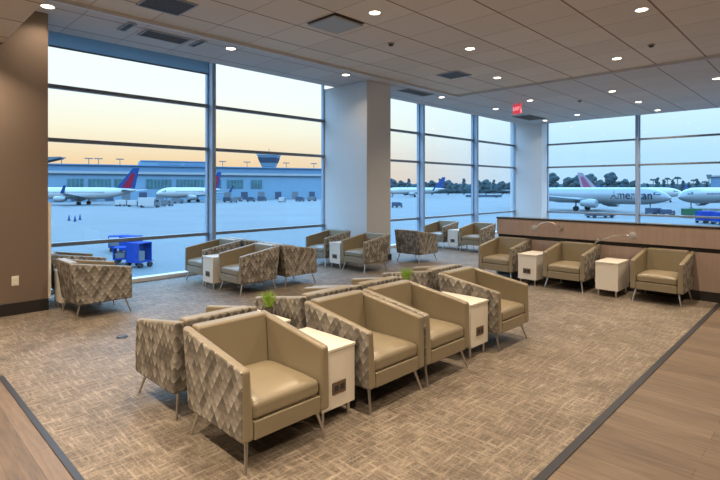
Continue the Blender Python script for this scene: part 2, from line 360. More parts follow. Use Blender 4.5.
# ------------------------------------------------------------------ lounge chair
def make_chair():
    r = empty('lounge_chair')
    W, F, Bk, z0 = .335, -.365, .385, .18
    zf, zb = .60, .715
    def arm(s):
        xo, ti, bi = s * W, s * (W - .062), s * (W - .082)
        yb = Bk - .08
        P = [(xo, F, z0), (bi, F, z0), (bi, yb, z0), (xo, yb, z0), (xo, F + .008, zf), (ti, F + .008, zf), (ti, Bk, zb), (xo, Bk, zb)]
        if s < 0: P = [P[i] for i in (0, 1, 2, 3, 4, 5, 6, 7)]
        mb = MB(); mb.hexa(P)
        for f in mb.bm.faces:
            f.normal_update()
            c = f.calc_center_median()
            f.material_index = 1 if abs(c.x - xo) < 1e-4 or c.y > .3 else 0
        mb.build('armrest', [M['leather'], M['fabric']], r, bevel=.022, seg=4)
    arm(-1); arm(1)
    # back: leather inside, patterned outside
    x = W - .064
    P = [(-x, .20, z0), (x, .20, z0), (x, Bk - .08, z0), (-x, Bk - .08, z0), (-x, .275, zb + .004), (x, .275, zb + .004), (x, Bk, zb + .004), (-x, Bk, zb + .004)]
    mb = MB().hexa(P)
    for f in mb.bm.faces: f.material_index = 1 if f.calc_center_median().y > .335 else 0
    mb.build('backrest', [M['leather'], M['fabric']], r, bevel=.02)
    # seat cushion with a crown
    cu = MB(); n = 10; x = W - .078
    top = [[None] * (n + 1) for _ in range(n + 1)]; bot = [[None] * (n + 1) for _ in range(n + 1)]
    for i in range(n + 1):
        for j in range(n + 1):
            uu_, vv_ = i / n * 2 - 1, j / n * 2 - 1
            px_, py_ = uu_ * x, -.068 + vv_ * .285
            cr = (1 - uu_ ** 4) * (1 - vv_ ** 4)
            top[i][j] = cu.bm.verts.new((px_, py_, .392 + .034 * cr)); 
            if i in (0, n) or j in (0, n): bot[i][j] = cu.bm.verts.new((px_, py_, .288))
    for i in range(n):
        for j in range(n): cu.bm.faces.new((top[i][j], top[i + 1][j], top[i + 1][j + 1], top[i][j + 1]))
        cu.bm.faces.new((bot[i][0], bot[i + 1][0], top[i + 1][0], top[i][0])); cu.bm.faces.new((top[i][n], top[i + 1][n], bot[i + 1][n], bot[i][n]))
        cu.bm.faces.new((bot[0][i + 1], bot[0][i], top[0][i], top[0][i + 1])); cu.bm.faces.new((bot[n][i], bot[n][i + 1], top[n][i + 1], top[n][i]))
    ring = [bot[i][0] for i in range(n + 1)] + [bot[n][j] for j in range(1, n + 1)] + [bot[i][n] for i in range(n - 1, -1, -1)] + [bot[0][j] for j in range(n - 1, 0, -1)]
    cu.bm.faces.new(ring[::-1])
    cu.build('seat_cushion', M['leather'], r, bevel=.032, seg=5)
    MB().box(-(W - .082), W - .082, F + .006, F + .06, z0, .288).build('front_rail', M['leather'], r, bevel=.006)
    MB().box(-(W - .083), W - .083, F + .06, .20, z0 + .01, .275).build('seat_base', M['black'], r)
    for sx in (-1, 1):
        for sy in (-1, 1):
            MB().tube([(sx * .265, sy * .275 - .015, z0 + .005), (sx * .305, sy * .33 - .02, 0)], [.0135, .0085], 10).build('leg', M['steel'], r, smooth=True)
    return r
proto = make_chair(); used = [False]
def chair(x, y, face, label, group=None):
    o = proto if not used[0] else copy_tree(proto); used[0] = True
    o.location = (x, y, 0); o.rotation_euler = (0, 0, R({'-y': 0, '+y': 180, '-x': -90, '+x': 90}[face]))
    tag(o, label, 'armchair', 'tan leather lounge chairs with patterned sides'); return o
chair(1.862, 2.785, '-y', 'tan leather armchair nearest the camera, at left end of the front row')
chair(2.91, 2.785, '-y', 'tan leather armchair just right of the nearest white table with sockets')
chair(3.60, 2.785, '-y', 'tan leather armchair third from left in the front row, touching its left neighbour')
chair(4.80, 2.785, '-y', 'tan leather armchair at the right end of the front row, past the second table')
chair(1.885, 3.67, '+y', 'armchair facing the windows directly behind the nearest armchair, patterned side showing')
chair(3.00, 3.67, '+y', 'armchair facing the windows just right of the first potted grass')
chair(3.70, 3.67, '+y', 'armchair facing the windows just left of the second potted grass')
chair(4.83, 3.67, '+y', 'armchair facing the windows behind the right end armchair of the front row')
chair(8.245, 4.36, '-x', 'armchair against the low partition, leftmost of the three, at its far end')
chair(8.245, 3.16, '-x', 'armchair against the low partition, between the two white tables')
chair(8.245, 1.85, '-x', 'armchair against the low partition, rightmost of the three, by the carpet edge')
chair(2.205, 7.08, '+x', 'armchair with patterned back by the end of the brown wall')
chair(2.265, 8.22, '+x', 'armchair close to the window, mostly hidden behind the wall end and patterned armchair')
chair(4.405, 6.80, '-x', 'near left armchair of the window group by the first mullion, facing left')
chair(5.205, 6.80, '+x', 'near armchair with its patterned side showing, facing the white column')
chair(4.405, 7.95, '-x', 'left armchair closest to the glass behind the white table by the first mullion')
chair(5.205, 7.95, '+x', 'armchair closest to the glass facing the column, mostly hidden behind others')
chair(7.145, 6.82, '-x', 'armchair in front of the white column facing left, patterned side showing')
chair(7.145, 7.95, '-x', 'armchair between the window and the white column, beyond the small table')
chair(8.815, 6.82, '+x', 'armchair right of the column turned away, its patterned back to the camera')
chair(11.315, 6.76, '-x', 'far armchair right of the small white table, beside the partition end')
chair(11.315, 7.90, '-x', 'far armchair left of the small white table at the window')
chair(13.6, 5.02, '-x', 'armchair beyond the partition near the far corner, only its top showing', )
chair(14.3, 3.35, '-x', 'armchair beyond the partition under the far window mullion, only its top showing')

# side tables
def make_table():
    r = empty('side_table')
    w_, d_ = .16, .27
    MB().box(-w_, w_, -d_, d_, .10, .50).build('cabinet', M['white_lam'], r, bevel=.004)
    MB().box(-w_ - .006, w_ + .006, -d_ - .006, d_ + .006, .502, .524).build('tabletop', M['white_lam'], r, bevel=.005)
    for sx in (-1, 1):
        for sy in (-1, 1): MB().tube([(sx * (w_ - .035), sy * (d_ - .035), .10), (sx * (w_ - .035), sy * (d_ - .035), 0)], .014, 12).build('leg', M['steel'], r, smooth=True)
    pl = MB().box(-.065, .065, -d_ - .008, -d_ - .001, .20, .285).build('socket_plate', M['bronze'], r, bevel=.003)
    for sx in (-1, 1): MB().box(sx * .028 - .019, sx * .028 + .019, -d_ - .0115, -d_ - .008, .222, .263).build('socket', M['socket'], pl, bevel=.001)
    return r
tp = make_table(); tu = [False]
def table(x, y, face, label):
    o = tp if not tu[0] else copy_tree(tp); tu[0] = True
    o.location = (x, y, 0); o.rotation_euler = (0, 0, R({'-y': 0, '+y': 180, '-x': -90, '+x': 90}[face]))
    tag(o, label, 'side table', 'white side tables with power sockets')
    return o
table(2.378, 2.80, '-y', 'white side table with power sockets beside the nearest armchair')
table(4.28, 2.80, '-y', 'white side table with sockets before the front row\'s last armchair')
table(2.42, 3.62, '+y', 'white side table holding the first potted grass, between back row armchairs')
table(4.26, 3.62, '+y', 'white side table holding the second potted grass, between back row armchairs')
table(8.17, 3.77, '-x', 'white side table with a socket plate by the partition, left of its middle armchair')
o = table(8.17, 2.51, '-x', 'plain fronted white side table by the partition, left of its rightmost armchair')
for k in [k for k in bpy.data.objects if k.parent == o and k.name.startswith('socket_plate')]:
    for q in [q for q in bpy.data.objects if q.parent == k]: bpy.data.objects.remove(q)
    bpy.data.objects.remove(k)
table(2.17, 7.60, '+x', 'white side table half hidden behind the end of the brown wall')
table(4.27, 7.38, '-x', 'white side table with socket between the armchairs by the first mullion')
table(7.10, 7.39, '-x', 'white side table with socket between the armchairs before the column')
table(11.30, 7.33, '-x', 'small far white side table between the two armchairs right of the column')

# potted grass
def plant(x, y, label):
    r = empty('potted_grass', (x, y, .524))
    MB().tube([(0, 0, 0), (0, 0, .065), (0, 0, .07)], [.034, .045, .042], 20).build('pot', M['potm'], r, smooth=True)
    MB().tube([(0, 0, .068), (0, 0, .073)], .038, 16).build('soil', M['soil'], r)
    g = MB()
    for k in range(110):
        a = random.uniform(0, 6.283); q = random.uniform(0, .03); ln = random.uniform(.07, .15); le = random.uniform(.01, .075)
        bx_, by_ = math.cos(a) * q, math.sin(a) * q; a2 = a + random.uniform(-.6, .6)
        g.tube([(bx_, by_, .072), (bx_ + math.cos(a2) * le * .4, by_ + math.sin(a2) * le * .4, .07 + ln * .6), (bx_ + math.cos(a2) * le, by_ + math.sin(a2) * le, .07 + ln)], [.0035, .003, .0006], 4)
    g.build('leaves', M['leafg'], r)
    tag(r, label, 'plant', 'small pots of green grass')
plant(2.535, 3.60, 'small pot of bright green grass behind the nearest armchair')
plant(4.37, 3.52, 'small pot of green grass behind the third armchair of the front row')

# reading lamps clipped to the partition
def reading_lamp(x, y, z, pts, label):
    r = empty('reading_lamp', (x, y, z))
    MB().tube([(.012, 0, 0), (-.012, 0, 0)], .03, 16).build('mount', M['steel'], r, smooth=True)
    MB().tube(pts, .009, 8).build('gooseneck', M['steel'], r, smooth=True)
    e = Vector(pts[-1])
    MB().tube([e + Vector((.01, 0, 0)), e + Vector((-.012, 0, 0)), e + Vector((-.045, 0, 0)), e + Vector((-.05, 0, 0))], [.018, .050, .058, .052], 20).build('lamp_head', M['vent_grey'], r, smooth=True)
    tag(r, label, 'lamp', 'reading lamps on the partition')
reading_lamp(8.588, 3.47, .93, [(-.01, 0, 0), (-.10, .02, .05), (-.13, .10, .11), (-.12, .20, .12), (-.10, .33, .08), (-.09, .42, -.01)], 'bent neck reading lamp on the partition, left one near its far end')
reading_lamp(8.588, 2.86, .80, [(-.01, 0, 0), (-.14, .0, -.06), (-.17, -.08, -.01), (-.15, -.25, .07), (-.12, -.42, .10), (-.10, -.56, .10)], 'bent neck reading lamp on the partition above the plain white table')

# outlet on the wall, floor box
ob = empty('wall_outlet', (1.43, 7.65, .44))
MB().box(-.04, .04, -.008, 0, -.062, .062).build('cover_plate', M['offwhite'], ob, bevel=.003)
for zz in (-.026, .026): MB().box(-.017, .017, -.012, -.008, zz - .015, zz + .015).build('socket', M['white_lam'], ob, bevel=.002)
tag(ob, 'white duplex power outlet low on the brown wall', 'outlet')
fb_ = empty('floor_box', (2.04, 5.66, 0))
MB().tube([(0, 0, 0), (0, 0, .012)], [.062, .055], 28).build('lid', M['socket'], fb_, smooth=True)
MB().box(-.035, .035, -.006, .006, .012, .016).build('handle', M['steel'], fb_)
tag(fb_, 'small round black floor box cover in the carpet left of the chairs', 'floor box')

# ------------------------------------------------------------------ ceiling fittings
def downlight(x, y, z, label, k=1.0):
    r = empty('downlight', (x, y, z))
    bm = MB(); n = 24
    for a, (r0, r1, zz0, zz1) in enumerate([(.092, .092, 0, -.006), (.092, .074, -.006, -.008), (.074, .074, -.008, 0)]):
        pa = [bm.bm.verts.new((math.cos(6.2832 * q / n) * r0, math.sin(6.2832 * q / n) * r0, zz0)) for q in range(n)]
        pb = [bm.bm.verts.new((math.cos(6.2832 * q / n) * r1, math.sin(6.2832 * q / n) * r1, zz1)) for q in range(n)]
        for q in range(n): bm.bm.faces.new((pa[q], pa[(q + 1) % n], pb[(q + 1) % n], pb[q]))
    bm.build('trim_ring', M['offwhite'], r)
    MB().tube([(0, 0, -.001), (0, 0, -.005)], .073, n).build('lens', M['lens'], r)
    ld = bpy.data.lights.new('bulb', 'AREA'); ld.shape = 'DISK'; ld.size = .15; ld.energy = LAMP_W * k; ld.color = LAMP_COL; ld.spread = R(125)
    lo = bpy.data.objects.new('bulb', ld); C.objects.link(lo); lo.parent = r; lo.location = (0, 0, -.012)
    tag(r, label, 'ceiling light', 'round recessed downlights')
DL = [(1.72, 7.33, ZP, 'at the top left by the brown wall'), (4.40, 7.34, ZP, 'above the first window mullion'), (7.1, 7.34, ZP, 'in the grey border just before the column'),
      (10.6, 7.38, ZP, 'in the grey border right of the column'), (13.3, 7.32, ZP, 'in the grey border above the second right mullion'), (16.8, 7.35, ZP, 'nearest the far corner column'),
      (4.95, 4.55, ZI, 'large in view, at the top centre'), (7.38, 4.55, ZI, 'right of the top centre one in the brown ceiling'), (9.75, 5.33, ZI, 'in the brown ceiling near the dark square grille'),
      (9.85, 2.95, ZI, 'largest at the right in the brown ceiling'), (12.65, 5.95, ZP, 'just above the exit sign'), (12.85, 3.95, ZP, 'right of the exit sign, first toward the right window'),
      (14.95, 3.93, ZP, 'second toward the right window'), (16.95, 3.93, ZP, 'closest to the right window'), (16.2, 6.03, ZP, 'right of the exit sign near the far corner'),
      (12.92, 1.88, ZP, 'at the right edge of the picture')]
for x, y, z, l in DL: downlight(x, y, z, 'round recessed downlight, ' + l, .16 if y > 7 else (.6 if x > 6 and y > 4.2 else 1))
for x, y, z in [(2.5, 4.55, ZI), (2.5, 2.0, ZI), (4.95, 1.9, ZI), (7.38, 1.9, ZI), (2.5, -.6, ZI), (4.95, -.6, ZI), (7.38, -.6, ZI), (9.85, .4, ZI), (0.2, 3.0, 3.5), (.2, .6, 3.5), (.2, 5.4, 3.5), (13, -1.5, ZP), (16, 0, ZP), (-2.2, 3, 3.5), (-2.2, .0, 3.5)]:  # unseen extra lamps, added behind and beside the view for room light
    downlight(x, y, z, 'round recessed downlight added out of view to light the room', 1.5 if x < 1 else 1)
downlight(.85, 7.15, 3.5, 'round recessed downlight washing the brown wall', .8)

def grille(name, x, y, z, sx, sy, label, face='vent_dark', slats=8, frame='vent_grey'):
    r = empty(name, (x, y, z))
    MB().box(-sx, sx, -sy, sy, -.012, 0).build('backing', M[face], r)
    MB().box(-sx - .02, sx + .02, -sy - .02, -sy, -.018, 0).box(-sx - .02, sx + .02, sy, sy + .02, -.018, 0).box(-sx - .02, -sx, -sy, sy, -.018, 0).box(sx, sx + .02, -sy, sy, -.018, 0).build('frame', M[frame], r)
    sl = MB()
    for k in range(slats):
        yy = -sy + (k + .5) * 2 * sy / slats
        sl.box(-sx, sx, yy - .006, yy + .006, -.018, -.012)
    sl.build('louvre', M['bronze'], r)
    tag(r, label, 'ceiling vent')
grille('ceiling_grille', 2.83, 6.29, ZI, .27, .27, 'dark square ceiling grille cut by the top edge of the picture')
grille('ceiling_grille', 8.85, 5.85, ZI, .25, .25, 'dark square ceiling grille before the right part of the windows')
grille('ceiling_grille', 3.34, 7.50, ZP, .33, .17, 'wide grey return grille in the border ceiling over the first window')
grille('ceiling_slot', 2.74, 7.42, ZP, .04, .2, 'short black slot vent left of the wide grey return grille', slats=1)
grille('ceiling_slot', 3.86, 7.45, ZP, .035, .2, 'short dark slot vent right of the wide grey return grille', slats=1)
grille('ceiling_grille', 9.6, 7.45, ZP, .5, .16, 'long dark grille in the border ceiling right of the column')
grille('ceiling_grille', 15.7, 7.4, ZP, .6, .3, 'long dark grille in the ceiling before the far corner column')
# pillow diffuser: tilted plate below a dark opening
r = empty('ceiling_diffuser', (4.87, 5.25, ZI))
MB().box(-.3, .3, -.3, .3, -.006, 0).build('opening', M['vent_dark'], r)
MB().hexa([(-.27, -.27, -.045), (.27, -.27, -.045), (.27, .27, -.045), (-.27, .27, -.045), (-.29, -.29, -.028), (.29, -.29, -.028), (.29, .29, -.028), (-.29, .29, -.028)]).build('plate', M['vent_grey'], r)
tag(r, 'square grey plaque diffuser with dark edges in the upper ceiling', 'ceiling vent')
for x, y, z, l in [(6.2, 5.33, ZI, 'between the plaque diffuser and the white column'), (9.3, 2.25, ZI, 'in the brown ceiling at the upper right'), (13.6, 5.0, ZP, 'right of the exit sign')]:
    r = empty('smoke_detector', (x, y, z))
    MB().tube([(0, 0, 0), (0, 0, -.02)], .055, 18).build('base', M['vent_grey'], r, smooth=True)
    MB().tube([(0, 0, -.02), (0, 0, -.045)], [.042, .03], 18).build('sensor', M['vent_dark'], r, smooth=True)
    tag(r, 'small dark ceiling detector ' + l, 'detector')

def text_obj(s, size, name, mat, parent, M4, ext=.004):
    cu = bpy.data.curves.new(name, 'FONT'); cu.body = s; cu.size = size; cu.extrude = ext; cu.align_x = 'CENTER'; cu.align_y = 'CENTER'
    tmp = bpy.data.objects.new('tmp', cu); C.objects.link(tmp)
    dg = bpy.context.evaluated_depsgraph_get(); me = bpy.data.meshes.new_from_object(tmp.evaluated_get(dg))
    bpy.data.objects.remove(tmp)
    me.name = name; me.materials.clear(); me.materials.append(mat)
    me.transform(M4)
    o = bpy.data.objects.new(name, me); C.objects.link(o); o.parent = parent
    return o
r = empty('exit_sign', (12.75, 6.37, ZP)); r.rotation_euler = (0, 0, R(-20))
MB().box(-.02, .02, -.03, .03, -.04, 0).build('mount', M['offwhite'], r)
MB().box(-.02, .02, -.15, .15, -.31, -.04).build('housing', M['exit'], r, bevel=.006)
text_obj('EXIT', .13, 'lettering', M['exit_txt'], r, Matrix.Translation((-.022, 0, -.175)) @ Matrix.Rotation(R(-90), 4, 'Z') @ Matrix.Rotation(R(90), 4, 'X'))
tag(r, 'glowing red exit sign hanging from the ceiling', 'sign')

# ------------------------------------------------------------------ the airfield
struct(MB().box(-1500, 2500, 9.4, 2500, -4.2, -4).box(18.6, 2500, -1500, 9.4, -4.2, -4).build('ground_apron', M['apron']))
FW = Vector((math.cos(R(44.3)), math.sin(R(44.3)), 0)); RT = Vector((math.sin(R(44.3)), -math.cos(R(44.3)), 0))
def G(px, D, z=-4): p = FW * D + RT * ((px - 360) / 490.5 * D); return (p.x, p.y, z)
def ang(px, D, px2, D2):
    a, b_ = Vector(G(px, D)), Vector(G(px2, D2)); d = b_ - a; return math.atan2(d.y, d.x), d.length

def jet(nose, tail, label, L=38, Rd=1.95, body='jetw', fin=('navy', 'red'), winglet='navy', text=None):
    (px1, D1), (px2, D2) = nose, tail
    a, _ = ang(px2, D2, px1, D1)
    n = Vector(G(px1, D1))
    r = empty('passenger_jet', (n.x, n.y, -4), a)       # local +X forward, nose at x=0
    hc = 3.75
    st = [(0, .05, -.45), (-.5, .5, -.38), (-1.5, 1.05, -.22), (-3, 1.55, -.08), (-5, 1.88, 0), (-7, Rd, 0), (-L + 13, Rd, 0), (-L + 9, Rd * .86, .2), (-L + 5, Rd * .62, .55), (-L + 2, Rd * .34, .95), (-L, .12, 1.25)]
    MB().tube([(x, 0, hc + dz) for x, q, dz in st], [q for x, q, dz in st], 28).build('fuselage', M[body], r, smooth=True)
    # wings
    xw = -L * .40
    for s in (-1, 1):
        wg = MB().hexa([(xw, s * 1.3, hc - 1.35), (xw - 6.4, s * 1.3, hc - 1.35), (xw - 9.2, s * 16, hc + .25), (xw - 7.9, s * 16, hc + .25),
                        (xw - .4, s * 1.3, hc - .75), (xw - 6.3, s * 1.3, hc - 1.1), (xw - 9.15, s * 16, hc + .35), (xw - 7.95, s * 16, hc + .35)])
        wo_ = wg.build('wing', M['jets'], r, smooth=False)
        MB().hexa([(xw - 7.9, s * 15.9, hc + .3), (xw - 9.2, s * 15.9, hc + .3), (xw - 9.2, s * 16.1, hc + .3), (xw - 7.9, s * 16.1, hc + .3),
                   (xw - 9.4, s * 16.5, hc + 2.6), (xw - 10.1, s * 16.5, hc + 2.6), (xw - 10.1, s * 16.6, hc + 2.6), (xw - 9.4, s * 16.6, hc + 2.6)]).build('winglet', M[winglet], wo_)
        MB().tube([(xw + 1.9, s * 4.9, 1.95), (xw + 1.5, s * 4.9, 1.95), (xw - .4, s * 4.9, 1.95), (xw - 1.9, s * 4.9, 2.0)], [.85, 1.02, .98, .62], 20).build('engine', M['jets'], r, smooth=True)
        MB().prism([(xw + .9, s * 4.9 - .1, 2.8), (xw - 1.6, s * 4.9 - .1, 2.5), (xw - 2.6, s * 4.9 - .1, 3.0), (xw - .7, s * 4.9 - .1, 3.2)], (0, .2, 0)).build('pylon', M['jets'], r)
        MB().hexa([(-L + 5.2, s * .5, hc + .7), (-L + 1.6, s * .5, hc + .7), (-L - .2, s * 6.8, hc + 1.2), (-L + 1.2, s * 6.8, hc + 1.2),
                   (-L + 5.1, s * .5, hc + .95), (-L + 1.7, s * .5, hc + .85), (-L - .1, s * 6.8, hc + 1.28), (-L + 1.1, s * 6.8, hc + 1.28)]).build('tailplane', M['jets'], r)
        g = MB().tube([(xw - 4.6, s * 2.6, 2.6), (xw - 4.6, s * 2.6, .55)], .16, 8).build('main_gear', M['gse'], r)
        MB().tube([(xw - 4.6, s * 2.6 - .45, .56), (xw - 4.6, s * 2.6 + .45, .56)], .56, 16).build('wheel', M['tyre'], g, smooth=True)
    MB().prism([(-L + 7.4, -.14, hc + 1.25), (-L + .9, -.14, hc + 1.15), (-L - .7, -.14, hc + 8.3), (-L + 1.3, -.14, hc + 8.3)], (0, .28, 0)).build('tail_fin', M[fin[0]], r)
    if fin[1]:
        MB().prism([(-L + 5.2, -.17, hc + 1.9), (-L + 1.9, -.17, hc + 1.8), (-L + .5, -.17, hc + 6.6), (-L + 1.7, -.17, hc + 6.6)], (0, .34, 0)).build('fin_marking', M[fin[1]], r)
    g = MB().tube([(-4.4, 0, 2.4), (-4.4, 0, .4)], .12, 8).build('nose_gear', M['gse'], r)
    MB().tube([(-4.4, -.28, .4), (-4.4, .28, .4)], .4, 14).build('wheel', M['tyre'], g, smooth=True)
    cw = MB()
    for s in (-1, 1): cw.hexa([(-1.75, s * .75, hc + .28), (-3.1, s * 1.35, hc + .32), (-3.1, s * 1.62, hc + .32), (-1.75, s * 1.12, hc + .28), (-2.1, s * .6, hc + .8), (-3.1, s * 1.15, hc + .9), (-3.1, s * 1.32, hc + .9), (-2.1, s * .85, hc + .8)])
    cw.box(-2.0, -1.55, -.62, .62, hc + .15, hc + .62).build('cockpit_window', M['jetdark'], r)
    if not text:
        ww = MB(); k = -7.5
        while k > -L + 10:
            for s in (-1, 1): ww.box(k - .13, k + .13, s * (Rd - .06) - .07, s * (Rd - .06) + .07, hc + .22, hc + .58)
            k -= .8
        ww.build('cabin_windows', M['jetdark'], r)
        r_bl = None
    else:
        cu = text_obj(text, 2.75, 'lettering', M['lett'], r, Matrix.Identity(4), .02)
        for s, in ((-1,),):
            for v_ in cu.data.vertices:
                X, Z = v_.co.x, v_.co.y + hc + .15
                v_.co = Vector((X * .87 - 7.7, -(math.sqrt(max(Rd * Rd - (Z - hc) ** 2, .1)) + .03 + v_.co.z), Z))
    tag(r, label, 'airplane', 'passenger jets parked on the apron')
    return r
jet((27, 163), (141, 160), 'white jet with navy and red tail fin parked at the left before the terminal', fin=('navy', 'red'))
jet((156, 178), (203, 196), 'white jet with red tail fin just left of the first window mullion', fin=('navy', 'red'), L=30)
jet((385, 290), (446, 300), 'distant white jet with dark blue tail fin in the middle windows', fin=('navy', None))
jet((338, 335), (398, 345), 'distant white jet with blue tail fin, mostly hidden behind the column', fin=('navy', None), L=38)
jet((672, 105), (518, 137), 'large silver jet lettered along its side in the right windows', body='jets', fin=('jets', None), text='American', L=39.5)
jet((684, 185), (563, 215), 'jet with pale striped tail fin parked behind the large lettered jet', fin=('pink', 'pinkm'), body='jetw')
jet((678, 118), (905, 150), 'silver jet nosing in from the right edge behind the green truck', body='jets', fin=('jets', None))

# terminal
def slab(px1, D1, px2, D2, depth, z0, z1, name, mat, parent=None, off=0):
    a, L = ang(px1, D1, px2, D2); p = G(px1, D1)
    o = MB().box(0, L, -off, depth, z0 + 4, z1 + 4).build(name, M[mat], None)
    o.location = (p[0], p[1], -4); o.rotation_euler = (0, 0, a)
    if parent: 
        o.parent = parent; o.matrix_parent_inverse = Matrix.Translation(-Vector(parent.location))
    return o
T1, T2 = (-60, 184), (345, 258)
te = empty('terminal_building', G(150, 215))
aT, LT = ang(*T1, *T2)
te.rotation_euler = (0, 0, aT); te.location = G(*T1)
MB().box(0, LT, 0, 30, 0, 11.5).build('wall', M['bld'], te)
MB().box(0, LT, -1.2, 30, 11.5, 12.6).build('roof_band', M['bldw'], te)
MB().box(0, LT, 3, 28, 12.6, 15.2).build('upper_storey', M['bld2'], te)
MB().box(-1, LT + 1, 2, 29, 15.2, 15.6).build('roof', M['bld2'], te)
def tx(px):    # where a view line meets the terminal front, as distance along it
    a = Vector(G(*T1)[:2]); d = Vector((math.cos(aT), math.sin(aT))); q = Vector(G(px, 1)[:2])
    # a + d*s = q*k
    det = d.x * -q.y + q.x * d.y
    return ((-a.x) * -q.y + q.x * (-a.y)) / det
for p0, p1 in [(67, 84), (88, 111), (114, 129), (146, 172), (176, 204), (215, 221), (227, 243), (251, 262)]:
    wd = MB().box(tx(p0), tx(p1), -.25, .3, 5.3, 9.3).build('window', M['bldg'], te)
    mu = MB(); s_ = tx(p0)
    while s_ < tx(p1): mu.box(s_ - .06, s_ + .06, -.35, -.25, 5.3, 9.3); s_ += 1.5
    mu.build('glazing_bar', M['bld'], wd)
for px in range(54, 330, 17):
    a0 = tx(px); MB().box(a0, a0 + 3.2, -.1, .3, .0, 3.6).build('dock_door', M['jetb'] if px % 2 else M['gse'], te)
MB().box(tx(140), tx(212), 5, 26, 15.6, 17.5).box(tx(141), tx(211), 4.6, 26.4, 17.5, 17.9).build('penthouse', M['bld'], te)
MB().box(tx(160), tx(182), 4.8, 5.2, 15.9, 17.1).box(tx(186), tx(209), 4.8, 5.2, 15.9, 17.1).build('penthouse_window', M['bld2'], te)
MB().prism([(tx(40), 4, 16.2), (tx(60), 4, 18.2), (tx(60), 4, 18.6), (tx(40), 4, 18.2)], (0, 14, 0)).build('canopy', M['gse'], te)
for px in (60, 88, 98, 120, 225, 250, 290, 318):
    a0 = tx(px); MB().tube([(a0, 6, 15.6), (a0, 6, 18.2)], .14, 8).box(a0 - 1.6, a0 + 1.6, 5.6, 6.4, 18.0, 18.4).build('roof_mast', M['gse'], te)
tag(te, 'long blue lit terminal building with dark window bands across the apron', 'building')
# control tower
ct = empty('control_tower', G(269, 310), R(44)); ct.scale = (1.17, 1.17, 1.14)
MB().hexa([(-3.6, -3.6, 0), (3.6, -3.6, 0), (3.6, 3.6, 0), (-3.6, 3.6, 0), (-3.2, -3.2, 16.5), (3.2, -3.2, 16.5), (3.2, 3.2, 16.5), (-3.2, 3.2, 16.5)]).build('shaft', M['bld2'], ct)
MB().hexa([(-3.4, -3.4, 16.5), (3.4, -3.4, 16.5), (3.4, 3.4, 16.5), (-3.4, 3.4, 16.5), (-5.3, -5.3, 22.6), (5.3, -5.3, 22.6), (5.3, 5.3, 22.6), (-5.3, 5.3, 22.6)]).build('cab', M['bld'], ct)
MB().hexa([(-4.2, -4.2, 18.6), (4.2, -4.2, 18.6), (4.2, 4.2, 18.6), (-4.2, 4.2, 18.6), (-5.1, -5.1, 21.4), (5.1, -5.1, 21.4), (5.1, 5.1, 21.4), (-5.1, 5.1, 21.4)]).build('cab_window', M['jetb'], ct)
MB().box(-5.6, 5.6, -5.6, 5.6, 22.6, 23.4).build('roof', M['bldw'], ct)
MB().tube([(0, 0, 23.4), (0, 0, 26.5)], .12, 6).build('antenna', M['gse'], ct)
tag(ct, 'flared blue ramp control tower rising behind the terminal', 'tower')

# ground vehicles
def cart(px, D, label, mat='blue', L=2.6, Hh=1.3, W_=1.3, rz=0, group='service carts and trucks on the apron', cat='service vehicle', name='baggage_cart', cabm=None):
    r = empty(name, G(px, D), rz)
    MB().box(-L / 2, L / 2, -W_ / 2, W_ / 2, .35, .48).build('deck', M['gse'], r)
    MB().box(-L / 2 + .05, L / 2 * (.45 if cabm else .96), -W_ / 2 + .04, W_ / 2 - .04, .48, Hh).build('body', M[mat], r, bevel=.03)
    if cabm:
        c = MB().hexa([(L * .25, -W_ / 2, .48), (L / 2, -W_ / 2, .48), (L / 2, W_ / 2, .48), (L * .25, W_ / 2, .48), (L * .25, -W_ / 2, Hh * .85), (L * .43, -W_ / 2, Hh * .85), (L * .43, W_ / 2, Hh * .85), (L * .25, W_ / 2, Hh * .85)]).build('cab', M[cabm], r)
        MB().box(L * .3, L * .42, -W_ / 2 - .02, W_ / 2 + .02, Hh * .55, Hh * .78).build('cab_window', M['jetdark'], c)
    rr = min(.34, .14 * L / 2.6 + .12)
    for sx in (-1, 1):
        for sy in (-1, 1): MB().tube([(sx * L * .34, sy * W_ / 2 - .1, rr), (sx * L * .34, sy * W_ / 2 + .1, rr)], rr, 14).build('wheel', M['tyre'], r, smooth=True)
    tag(r, label, cat, group); return r
def frame_cart(px, D, L, Hh, rz, label):
    r = empty('baggage_cart', G(px, D), rz); W_ = 1.2
    MB().box(-L / 2, L / 2, -W_ / 2, W_ / 2, .36, .46).build('deck', M['blue'], r)
    MB().box(-L / 2, L / 2, -W_ / 2, W_ / 2, Hh - .06, Hh).build('roof', M['blue'], r)
    for sx in (-1, 1):
        for sy in (-1, 1):
            MB().box(sx * (L / 2 - .03) - .03, sx * (L / 2 - .03) + .03, sy * (W_ / 2 - .03) - .03, sy * (W_ / 2 - .03) + .03, .46, Hh - .06).build('post', M['blue'], r)
            MB().tube([(sx * L * .34, sy * W_ / 2 - .1, .18), (sx * L * .34, sy * W_ / 2 + .1, .18)], .18, 14).build('wheel', M['tyre'], r, smooth=True)
        MB().box(sx * (L / 2 - .03) - .015, sx * (L / 2 - .03) + .015, -W_ / 2 + .06, W_ / 2 - .06, .46, Hh - .06).build('end_panel', M['blue'], r)
    MB().box(-L / 2 + .1, L * .1, -W_ / 2 + .15, W_ / 2 - .15, .46, .46 + (Hh - .6) * .6).build('load', M['gse'], r, bevel=.03)
    MB().tube([(L / 2, 0, .40), (L / 2 + .7, 0, .28)], .03, 6).build('tow_bar', M['gse'], r)
    tag(r, label, 'baggage cart', 'blue baggage carts below the window')
frame_cart(119, 44, 1.7, 1.35, R(-20), 'blue baggage cart beyond the window, farthest left of the four')
frame_cart(131, 42, 1.5, 1.5, R(35), 'blue baggage cart beyond the window, farther right one of the upper pair')
